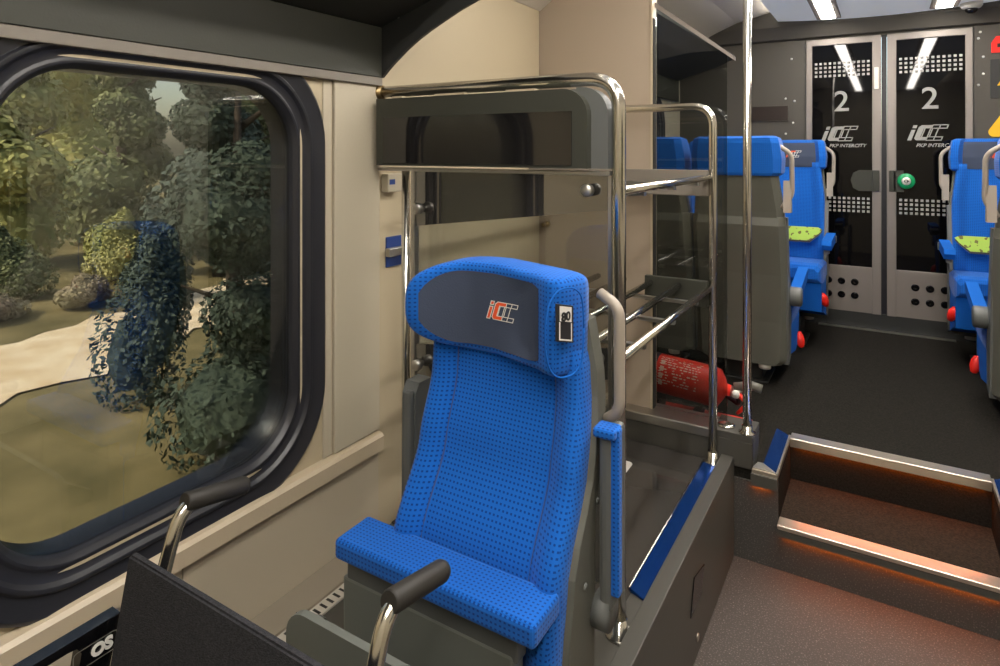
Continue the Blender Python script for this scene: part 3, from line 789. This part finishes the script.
# ------------------------------------------------------------------ seats of the raised floor
def coach_seat(name, side, arm_z, arm_tilt, cz, lz, pr, loc, rz, label):
    """faces -Y; the aisle is on local x = side"""
    t = empty(name, loc, label, 'seat', 'blue seats on the raised floor', rz)
    hw = .235
    def prof(z): return interp([(.0, .20), (.12, .205), (.45, .215), (.9, .30), (1.15, .355), (1.32, .385)], z)
    rg = []
    for z, w in ((.125, .20), (.15, .225), (.35, .232), (.60, .236), (.86, .232), (.90, .228), (.905, .222), (.93, .222), (1.13, .198), (1.14, .194)):
        y = prof(z) - .03; d = .085 if z < .9 else .07
        rg.append([(-w, y, z), (w, y, z), (w, y + d * .6, z), (w - .03, y + d, z), (-w + .03, y + d, z), (-w, y + d * .6, z)])
    sh = MB().loft(rg).build('shell', M['shell'], t)
    # wing of the shell beside the cushion
    def wing(s):
        xs = sorted((s * .208, s * .236))
        MB().prism([(.22, .13), (.30, .9), (.255, .9), (.17, .55), (.13, .35), (.14, .16)], 'x', xs[0], xs[1]).build('side_panel', M['shell2'], t)
    for s in (-1, 1): wing(s)
    # backrest
    def bf(u, v):
        z = .42 + v * .74; s = (u - .5) * 2
        w = interp([(.42, .212), (.9, .215), (1.16, .185)], z)
        y = prof(z) - .085
        if abs(s) > .7: y -= .03 * math.sin(min(1, (abs(s) - .7) / .2) * PI/2)
        return Vector((s * w, y, z))
    mb = MB(); mb.grid(bf, 20, 16)
    br = lambda u, v: Vector((bf(u, v).x, prof(bf(u, v).z) - .025, bf(u, v).z))
    mb.grid(br, 20, 16); mb.grid(lambda a, b: bf(0, b).lerp(br(0, b), a), 1, 16); mb.grid(lambda a, b: bf(1, b).lerp(br(1, b), a), 1, 16)
    mb.grid(lambda a, b: bf(a, 1).lerp(br(a, 1), b), 20, 1); mb.grid(lambda a, b: bf(a, 0).lerp(br(a, 0), b), 20, 1)
    bmesh.ops.remove_doubles(mb.bm, verts=mb.bm.verts[:], dist=1e-5)
    mb.build('backrest', M['fab'], t, uv=True)
    # headrest: blue, wraps over the back
    rg = []
    for z, w, f, b in ((1.115, .205, -.10, .048), (1.13, .218, -.115, .052), (1.20, .222, -.118, .054), (1.28, .212, -.112, .05), (1.305, .205, -.10, .045), (1.316, .185, -.07, .02)):
        y = prof(z)
        rg.append([(-w, y + f, z), (-w * .82, y + f - .004, z), (-w * .70, y + f + .028, z), (w * .70, y + f + .028, z), (w * .82, y + f - .004, z), (w, y + f, z), (w, y + b - .03, z), (w * .84, y + b, z), (-w * .84, y + b, z), (-w, y + b - .03, z)])
    h = MB().loft(rg).build('headrest', M['fab'], t, uv=True)
    ff = [(1.115, -.10), (1.13, -.115), (1.20, -.118), (1.28, -.112), (1.305, -.10)]
    def hp(x, z, o):
        for (za, fa), (zb, fb) in zip(ff, ff[1:]):
            if z <= zb: break
        return (x, prof(za) + fa + (prof(zb) + fb - prof(za) - fa) * (z - za) / (zb - za) + .028 - o, z)
    mb = MB(); mb.grid(lambda u, v: hp(-.158 + .316 * u, 1.128 + .168 * v, .003), 2, 24)
    mb.build('headrest_panel', M['greyfab'], h)
    k = .05
    def lm(x, y, o): return hp(-.03 + x * k, 1.195 + y * k * .9, .003 + o * 1.5)
    logo(lm, h, M['orange'], M['white'], .05, False)
    # cushion
    rg = []
    for y, zb, zt, w in ((-.30, .355, .415, .215), (-.285, .335, .436, .230), (-.25, .325, .445, .238), (-.05, .32, .43, .238), (.12, .32, .415, .236)):
        zb += cz; zt += cz; rg.append([(-w, y, zb), (w, y, zb), (w, y, zt - .02), (w - .02, y, zt), (-w + .02, y, zt), (-w, y, zt - .02)])
    MB().loft(rg).build('cushion', M['fab'], t, uv=True)
    MB().prism([(-.27, .33 + cz), (.11, .322 + cz), (.12, .16), (-.10, .12 + cz), (-.24, .15 + cz)], 'x', -.232, .232).build('seat_pan', M['fabplain'], t)
    ped = MB(); ped.box(-.10, .10, -.04, .17, .012, .17, .01); ped.box(-.13, .13, -.08, .19, 0, .014, .004)
    ped.build('pedestal', M['dark2'], t)
    MB().lathe([(0, 0), (.03, 0), (.032, .02), (.02, .035), (0, .035)], Matrix.Translation((side * .12, .225, .098)), 16).build('shell_foot', M['offwhite'], t)
    # armrest on the aisle side
    xa = side * .258; xs = sorted((xa - .026, xa + .026))
    arm = MB(); q0 = (.14, arm_z); 
    dz = arm_tilt
    arm.prism([(.15, arm_z - .03), (-.22, arm_z - .03 + dz), (-.235, arm_z + dz), (-.22, arm_z + .025 + dz), (.15, arm_z + .03)], 'x', xs[0], xs[1])
    ao = arm.build('armrest', M['fabplain'], t)
    MB().lathe([(0, -.031), (pr - .004, -.031), (pr, -.024), (pr, .024), (pr - .004, .031), (0, .031)], Matrix.Translation((xa, .15, arm_z - .01)) @ Matrix.Rotation(PI/2, 4, 'Y'), 22).build('pivot', M['shell2'], ao)
    MB().box(xs[0] + .012, xs[1] - .012, -.20, -.17, arm_z - .055 + dz, arm_z - .028 + dz, .003).build('release_catch', M['greyplastic'], ao)
    # red lever low at the aisle side
    mb = MB(); mb.lathe([(0, -.046), (.014, -.04), (.025, -.01), (.027, .015), (.020, .042), (0, .05)], Matrix.Translation((side * .242, -.20, lz)) @ Matrix.Rotation(math.radians(25), 4, 'X') @ Matrix.Rotation(math.radians(-side * 18), 4, 'Y'), 16)
    mb.build('lever', M['redplastic'], t)
    # shoulder handle
    x0 = side * .205; x1 = side * .262
    yb = prof(1.2)
    MB().tube([(x0, yb - .005, 1.265), (x1, yb - .02, 1.225), (x1, yb - .045, 1.01), (x0 + side * .005, yb - .04, .955)], .0115, 10, bend=.05).build('grab_handle', M['handle'], t)
    MB().prism([(yb - .075, .93), (yb - .02, .93), (yb - .035, 1.09), (yb - .055, 1.09)], 'x', *sorted((side * .222, side * .258))).build('handle_foot', M['handle'], t)
    return t
SA = coach_seat('coach_seat', -1, .485, .06, 0, .155, .05, (-.655, 3.78, UP), PI, 'blue seat left of the aisle with its grey back shell turned towards the steps')
SD = coach_seat('coach_seat', 1, .485, .06, 0, .155, .05, (.640, 3.78, UP), PI, 'seat at the right picture edge with its grey back shell turned towards the steps')
SB = coach_seat('coach_seat', 1, .67, -.005, .11, .325, .026, (-.555, 4.52, UP), 0, 'blue seat facing the steps, in front of the left door leaf')
SC = coach_seat('coach_seat', -1, .67, -.005, .11, .325, .026, (.570, 4.52, UP), 0, 'blue seat facing the steps, in front of the right door leaf')
c = copy_tree(SA, None, ('armrest', 'lever', 'grab_handle', 'handle_foot')); c.location = (-1.134, 3.78, UP); c['label'] = 'window side seat seen from behind through the glass partition, left of the blue headrest'
c = copy_tree(SB, None, ('armrest', 'lever', 'grab_handle', 'handle_foot')); c.location = (-1.045, 4.52, UP); c['label'] = 'window side seat facing the steps, seen through the glass under the rack rail'

# lime green cards on the backrests of the facing seats
def card(x, z, y, label, small=False):
    t = empty('seat_card', (x, y, z), label, 'card', 'cards on the facing seats')
    q = [(-.15, .045), (.15, .045), (.175, .03), (.15, .0), (.10, -.045), (-.10, -.045), (-.15, .0), (-.175, .03)]
    if small: q = [(-.06, .07), (.06, .07), (.06, -.07), (-.06, -.07)]
    MB().prism([(px, pz - .012) for px, pz in q], 'y', .0, .003).build('backing', M['black'], t)
    MB().prism(q, 'y', -.004, -.0005).build('sheet', M['lime'], t)
    t.rotation_euler = (math.radians(-15), 0, 0)
    return t
card(-.52, 1.045, 4.625, 'lime green card with dark print on the seat before the left door')
card(.535, 1.045, 4.625, 'lime green card with dark print on the seat before the right door')
card(-1.0, 1.11, 4.64, 'small pale green card on the window side seat behind the glass', True)

# ------------------------------------------------------------------ things on the end wall
t = empty('information_display', (-.735, 5.068, 1.872), 'dark brown display panel on the end wall left of the door', 'display')
MB().box(-.135, .135, -.012, 0, -.058, .058, .002).build('bezel', M['endwall'], t)
MB().box(-.13, .13, -.0135, -.011, -.053, .053).build('screen', mat('brown_screen', '#2c231f', .3), t)
t = empty('red_sign', (.62, 5.068, 2.265), 'red sign plate high on the dark wall right of the door', 'sign')
MB().prism([(-.035, -.045), (.06, -.045), (.06, .06), (-.01, .06), (-.035, .02)], 'y', -.006, 0).build('plate', M['redplastic'], t)
MB().box(-.005, .03, -.0075, -.0055, -.012, .012).build('symbol', M['seam'], t)
t = empty('warning_plate', (.665, 5.068, 2.055), 'black plate with a small orange triangle on the wall right of the door', 'sign')
MB().box(-.085, .085, -.005, 0, -.125, .125, .002).build('plate', M['dark2'], t)
MB().prism([(-.05, -.045), (.03, -.045), (-.01, .03)], 'y', -.0065, -.0045).build('triangle', M['yellow'], t)
MB().box(-.03, .06, -.0065, -.0045, .07, .095).build('caption', M['white'], t)
t = empty('yellow_sign', (.70, 5.068, 1.775), 'large yellow rounded triangle sign with green emblem beside the right seat', 'sign')
n = 8
q = []
for cx, cz, a0 in ((.10, -.06, -90), (0, .10, 30), (-.10, -.06, 150)):
    for k in range(n + 1):
        a = math.radians(a0 + 120 * k / n); q.append((cx + .03 * math.cos(a), cz + .03 * math.sin(a)))
MB().prism(q, 'y', -.005, 0).build('plate', M['yellow'], t)
MB().lathe([(0, 0), (.04, 0), (.04, .002), (0, .002)], Matrix.Translation((0, -.005, -.01)) @ Matrix.Rotation(PI/2, 4, 'X'), 20).build('emblem', M['green'], t)

# ------------------------------------------------------------------ fire extinguisher lying behind the glass
E_ = empty('fire_extinguisher', (-.80, 2.90, UP + .062), 'red fire extinguisher lying behind the glass partition', 'fire extinguisher')
ax = Matrix.Translation((-.19, 0, .150)) @ Matrix.Rotation(math.radians(4), 4, 'Y') @ Matrix.Rotation(PI/2, 4, 'Y')
R_ = .087
MB().lathe([(0, -.03), (.05, -.03), (.079, -.015), (R_, .01), (R_, .33), (.080, .365), (.05, .385), (.026, .395), (.024, .415), (0, .415)], ax, 32).build('body', M['red'], E_)
MB().lathe([(R_ + .0006, .065), (R_ + .001, .066), (R_ + .001, .094), (R_ + .0006, .095)], ax, 32).build('black_band', M['black'], E_)
# label printed on the flank: short white strokes
mb = MB()
rnd = random.Random(11); PA = 195
for row in range(11):
    a0 = math.radians(PA + row * 8)
    big = row in ()
    p = .11
    while p < .285:
        l = rnd.uniform(.006, .02)
        hgt = math.radians(3.2)
        if rnd.random() < .78:
            q = []
            for aa, zz in ((a0, p), (a0, p + l), (a0 + hgt, p + l), (a0 + hgt, p)):
                q.append(ax @ Vector((math.cos(aa) * (R_ + .0014), math.sin(aa) * (R_ + .0014), zz)))
            mb.face(q)
        p += l + .006
for row in range(4):
    for col in range(1):
        a0 = math.radians(PA + 14 + row * 20)
        q = [ax @ Vector((math.cos(aa) * (R_ + .0018), math.sin(aa) * (R_ + .0018), zz)) for aa, zz in ((a0, .115), (a0, .132), (a0 + .25, .132), (a0 + .25, .115))]
        mb.face(q)
mb.build('label_print', mat('extinguisher_print', '#e6c4b4', .5), E_)
va = MB(); va.lathe([(0, .41), (.022, .41), (.022, .455), (.012, .46), (0, .46)], ax, 16)
va.build('valve', M['steel'], E_)
hd_ = MB(); hd_.hexa([tuple(ax @ Vector(p)) for p in ((.008, -.014, .43), (.036, -.014, .43), (.036, .014, .43), (.008, .014, .43))], [tuple(ax @ Vector(p)) for p in ((-.02, -.012, .56), (-.062, -.012, .53), (-.062, .012, .53), (-.02, .012, .56))])
hd_ = MB().tube([ax @ Vector((-.02, 0, .43)), ax @ Vector((-.045, 0, .50)), ax @ Vector((-.04, 0, .54))], .02, 10)
hd_.build('carry_handle', M['greyplastic'], E_)
MB().tube([ax @ Vector((.0, -.02, .45)), ax @ Vector((.03, -.02, .49)), ax @ Vector((.06, -.02, .47)), ax @ Vector((.085, -.02, .45))], [.012, .012, .010, .007], 8).build('lever', M['red'], E_)
MB().lathe([(0, 0), (.017, 0), (.017, .012), (0, .014)], Matrix.Translation(ax @ Vector((.0, -.022, .44))) @ Matrix.Rotation(PI/2, 4, 'X'), 16).build('gauge', M['white'], E_)
MB().tube([ax @ Vector((.02, .02, .44)), ax @ Vector((.06, .02, .45)), ax @ Vector((.05, .09, .36)), ax @ Vector((.04, .10, .25))], .011, 10, bend=.04).build('hose', M['black'], E_)
B_ = empty('extinguisher_bracket', (-.80, 2.90, UP), 'red floor bracket with black cradle under the fire extinguisher', 'bracket')
MB().box(-.26, .30, -.06, .08, 0, .045, .004).build('base_plate', M['red'], B_)
MB().box(-.12, -.08, -.05, .05, .044, .094, .004).build('cradle', M['dark2'], B_)
MB().box(.06, .10, -.05, .05, .044, .070, .004).build('cradle', M['dark2'], B_)
MB().box(.10, .17, -.058, -.02, .044, .068, .01).build('stop_block', M['dark2'], B_)

# ------------------------------------------------------------------ wheelchair in the foreground
Wc = empty('wheelchair', (-.76, .30, 0), 'wheelchair with charcoal backrest and chrome push handles in front of the seat', 'wheelchair')
def wc(o): return rel(o, Wc)
mb = MB(); mb.hexa([(-.995, .530, .975), (-.47, .530, .975), (-.47, .543, .975), (-.995, .543, .975)],
                   [(-.995, .440, .50), (-.47, .440, .50), (-.47, .466, .50), (-.995, .466, .50)])
bmesh.ops.bevel(mb.bm, geom=mb.bm.edges[:], offset=.003, segments=2, affect='EDGES')
wc(mb.build('backrest', M['felt'], Wc))
for x in (-.972, -.535):
    h = wc(MB().tube([(x, .44, .42), (x, .575, .945), (x, .605, 1.030), (x, .71, 1.008)], .0112, 16, bend=.075, nb=10).build('push_handle', M['chrome'], Wc))
    wc(MB().tube([(x, .606, 1.0265), (x, .61, 1.0255), (x, .715, 1.0045), (x, .722, 1.003)], [.0135, .0155, .0155, .013], 18).build('grip', M['grip'], h))
for i, x in enumerate((-1.03, -.44)):
    q = [(.02, .56), (.46, .56), (.53, .878), (.02, .876), (.02, .864), (.455, .864), (.468, .862), (.474, .852), (.462, .78), (.44, .74), (.02, .74)]
    sg = wc(MB().prism(q, 'x', x - .012, x + .012).build('side_guard', M['blackgloss'] if i == 0 else M['dark2'], Wc))
    if i == 0:
        wc(text_mesh('guard_lettering', 'OS', .024, M['white'], sg, Matrix.Translation((x + .0135, .502, .843)) @ FACEX, offset=.0012))
        mb = MB()
        for stt in strokes(rrect(.462, .524, .829, .857, .005, 2), .0015): mb.face([(x + .0135, p[0], p[1]) for p in stt])
        wc(mb.build('guard_border', M['greyplastic'], sg))
wc(MB().box(-.995, -.47, .0, .44, .44, .50, .02).build('seat_cushion', M['felt'], Wc))
for x in (-1.075, -.395):
    t_ = []
    for k in range(33):
        a = 2 * PI * k / 32; t_.append((x, .36 + .285 * math.cos(a), .30 + .285 * math.sin(a)))
    wh = wc(MB().tube(t_, .015, 8).build('rear_wheel', M['black'], Wc))
    mb = MB()
    for k in range(9):
        a = 2 * PI * k / 9; mb.tube([(x, .36, .30), (x, .36 + .28 * math.cos(a), .30 + .28 * math.sin(a))], .003, 6)
    wc(mb.build('spokes', M['steel'], wh))
    xx = -.98 if x < -.8 else -.54
    wc(MB().tube([(xx, .42, .43), (xx, -.05, .43), (xx, -.12, .12)], .012, 10, bend=.06).build('frame_tube', M['chrome'], Wc))
    t_ = [(xx, -.08 + .07 * math.cos(2*PI*k/20), .085 + .07 * math.sin(2*PI*k/20)) for k in range(21)]
    wc(MB().tube(t_, .014, 8).build('caster_wheel', M['black'], Wc))
wc(MB().tube([(-1.075, .36, .30), (-.395, .36, .30)], .012, 10).build('axle', M['steel'], Wc))
wc(MB().box(-.95, -.57, -.2, -.05, .10, .115, .004).build('foot_plate', M['dark2'], Wc))

# ------------------------------------------------------------------ outside
GZ = -.75
mb = MB()
mb.face([(-60, -40, GZ), (-1.6, -40, GZ), (-1.6, 60, GZ), (-60, 60, GZ)]); mb.face([(1.6, -40, GZ), (60, -40, GZ), (60, 60, GZ), (1.6, 60, GZ)])
struct(mb.build('ground', M['grass']))
mb = MB()
pts = []
for k in range(25):
    y = -20 + k * 2.2
    x = -7.25 - .25 * y + .1 * math.sin(y * .6)
    pts.append((x, y))
rnd = random.Random(9)
L_, R2 = [], []
for (xa, ya), (xb, yb) in zip(pts, pts[1:]):
    for k in range(6):
        t_ = k / 6; x = xa + (xb - xa) * t_; y = ya + (yb - ya) * t_
        L_.append((x - .95 + rnd.uniform(-.22, .22), y, GZ + .02)); R2.append((x + .95 + rnd.uniform(-.22, .22), y, GZ + .02))
for i in range(len(L_) - 1): mb.face([L_[i], R2[i], R2[i+1], L_[i+1]])
struct(mb.build('path', M['sand']))

def leaves(rnd, blobs, n, size):
    mb = MB()
    for k in range(n):
        cx, cy, cz, rx, rz = rnd.choice(blobs)
        while True:
            v = Vector((rnd.uniform(-1, 1), rnd.uniform(-1, 1), rnd.uniform(-1, 1)))
            if .25 < v.length < 1: break
        v = v.normalized() * (v.length ** .45)
        p = Vector((cx + v.x * rx, cy + v.y * rx, cz + v.z * rz))
        d = (v + Vector((rnd.uniform(-.8, .8), rnd.uniform(-.8, .8), rnd.uniform(-.3, 1.0)))).normalized()
        a = d.orthogonal().normalized(); b = d.cross(a)
        an = rnd.uniform(0, PI); a, b = a * math.cos(an) + b * math.sin(an), b * math.cos(an) - a * math.sin(an)
        s = size * rnd.uniform(.6, 1.3)
        mb.face([p - a * s, p - b * s * .5, p + a * s, p + b * s * .5])
    return mb
def tree(name, x, y, h, spread, m, n, size, label, cat, low=.3, seed=0):
    rnd = random.Random(seed)
    t = empty(name, (x, y, GZ), label, cat, 'trees and bushes outside the window')
    blobs = []
    nb = 9 if cat == 'tree' else 5
    for k in range(nb):
        f = k / (nb - 1); z = h * (low + (1 - low) * f) * rnd.uniform(.9, 1.02)
        w = spread * (1 - .55 * f) * rnd.uniform(.55, .8)
        o = spread * .5 * (1 - f * .6)
        blobs.append((rnd.uniform(-o, o), rnd.uniform(-o, o), min(z, h - .2) if cat == 'tree' else h * (.25 + .45 * f), w, w * .8 if cat == 'tree' else h * .32))
    mb = leaves(rnd, blobs, n, size); CR = .72 if cat == 'tree' else .55
    for cx, cy, cz, rx, rz in blobs:
        c_ = bmesh.new(); bmesh.ops.create_icosphere(c_, subdivisions=2, radius=1)
        for v in c_.verts: v.co = Vector((cx + v.co.x * rx * CR, cy + v.co.y * rx * CR, cz + v.co.z * rz * CR)) + Vector((rnd.uniform(-1, 1), rnd.uniform(-1, 1), rnd.uniform(-1, 1))) * rx * .08
        mb.merge(c_)
    mb.build('foliage', m, t)
    tr = MB(); r = .045 * h if cat == 'tree' else .02
    tr.tube([(0, 0, -.05), (rnd.uniform(-.1, .1), 0, h * .4), (rnd.uniform(-.15, .15), rnd.uniform(-.1, .1), h * .8)], [r * .55, r * .4, r * .12], 8)
    if cat == 'tree':
        for k in range(5):
            z = h * (.3 + .1 * k); a = rnd.uniform(0, 6.28); l = spread * .6
            tr.tube([(0, 0, z), (math.cos(a) * l, math.sin(a) * l, z + l * .5)], [r * .22, r * .05], 6)
    tr.build('trunk', M['bark'], t)
    return t
K = 1
tree('dense_tree', -4.55, 3.30, 3.6, .78, M['leafC'], 15000, .032, 'dark green tree close outside, filling the right part of the left window', 'tree', .10, 1)
tree('bush', -5.75, 3.35, 1.9, .42, M['leafD'], 5000, .032, 'dark rounded bush at the middle of the left window before the path', 'bush', .1, 2)
tree('leafy_tree', -14.7, 5.4, 5.8, 1.6, M['leafA'], 11000, .085, 'yellow green tree beyond the sandy path at the left of the window', 'tree', .16, 3)
tree('leafy_tree', -13.0, 9.4, 5.8, 1.5, M['leafB'], 11000, .08, 'mid green tree beyond the path at the middle of the window', 'tree', .12, 4)
tree('leafy_tree', -10.6, 7.3, 5.4, 1.35, M['leafD'], 11000, .075, 'dull green tree beyond the path, right of the mid green tree', 'tree', .10, 5)
tree('leafy_tree', -26.0, 11.4, 10.0, 3.0, M['leafA'], 9000, .12, 'yellow green tree farthest left behind the other trees', 'tree', .12, 6)
tree('leafy_tree', -17.0, 8.9, 6.6, 1.6, M['leafB'], 11000, .09, 'green tree between the yellow green tree and the mid green tree, a little farther back', 'tree', .1, 10)
tree('leafy_tree', -16.5, 12.6, 7.0, 1.9, M['leafB'], 9000, .12, 'green tree in the second row seen between the front trees', 'tree', .1, 7)
tree('leafy_tree', -12.6, 13.4, 7.6, 2.0, M['leafC'], 9000, .11, 'tall dark tree in the second row at the right of the window', 'tree', .1, 8)
for i, (x, y, h, s, m, l) in enumerate([(-11.9, 4.3, 1.2, .7, 'leafB', 'low green bush behind the path at the left of the window'),
                                        (-11.9, 6.1, 1.3, .75, 'leafA', 'low yellow green bush behind the path, left of the window middle'),
                                        (-10.3, 4.75, .5, .55, 'heath', 'low brownish heather clump at the far edge of the path'),
                                        (-9.7, 5.6, 1.1, .6, 'leafC', 'low dark bush behind the path at the window middle'),
                                        (-10.4, 3.6, .5, .5, 'heath', 'brownish heather clump at the left end of the path')]):
    tree('bush', x, y, h, s, M[m], 6500, .034, l, 'bush', .1, 20 + i)
for i, (x, y) in enumerate([(-10.8, -9.5), (-9.5, -15.5), (-14.5, -5.5)]):
    tree('leafy_tree', x, y, 6.2, 1.9, M[('leafB', 'leafA', 'leafB')[i]], 6000, .10, ['green tree towards the rear of the train, nearest the track', 'yellow green tree towards the rear of the train, farthest back', 'green tree towards the rear of the train, beyond the path'][i], 'tree', .1, 60 + i)
for i, (x, y) in enumerate([(9, -2.5), (10, 3), (9, 8.5)]):
    tree('leafy_tree', x, y, 6.5, 2.4, M['leafB'], 3500, .16, ['green tree on the far side of the train, nearest the back', 'green tree on the far side of the train, in the middle', 'green tree on the far side of the train, nearest the door end'][i], 'tree', .1, 40 + i)

# ------------------------------------------------------------------ light
wd = bpy.data.worlds.new('world'); bpy.context.scene.world = wd; wd.use_nodes = True
nt = wd.node_tree; bg = nt.nodes['Background']
sk = nt.nodes.new('ShaderNodeTexSky'); sk.sky_type = 'NISHITA'; sk.sun_disc = False; sk.sun_elevation = math.radians(48); sk.sun_rotation = math.radians(200)
sk.dust_density = 3.0; sk.air_density = 1.2
nt.links.new(sk.outputs[0], bg.inputs[0]); bg.inputs[1].default_value = .42
sn = bpy.data.lights.new('sun', 'SUN'); sn.energy = 7.0; sn.angle = math.radians(3); sn.color = (1, .93, .8)
so = bpy.data.objects.new('sun', sn); C.objects.link(so)
so.rotation_euler = Vector((.45, .85, -1.0)).to_track_quat('-Z', 'Y').to_euler(); so.location = (0, 0, 12)

# ------------------------------------------------------------------ camera
cam = bpy.data.cameras.new('camera'); co = bpy.data.objects.new('camera', cam); C.objects.link(co)
co.location = (0, 0, 1.6); co.rotation_euler = (PI/2, 0, math.radians(31.4))
cam.sensor_width = 36; cam.lens = 36 * .629; cam.shift_y = -.183; cam.clip_start = .02
sc = bpy.context.scene; sc.camera = co
sc.view_settings.view_transform = 'Standard'; sc.view_settings.look = 'None'; sc.view_settings.exposure = 0
sc.cycles.max_bounces = 10; sc.cycles.transparent_max_bounces = 16
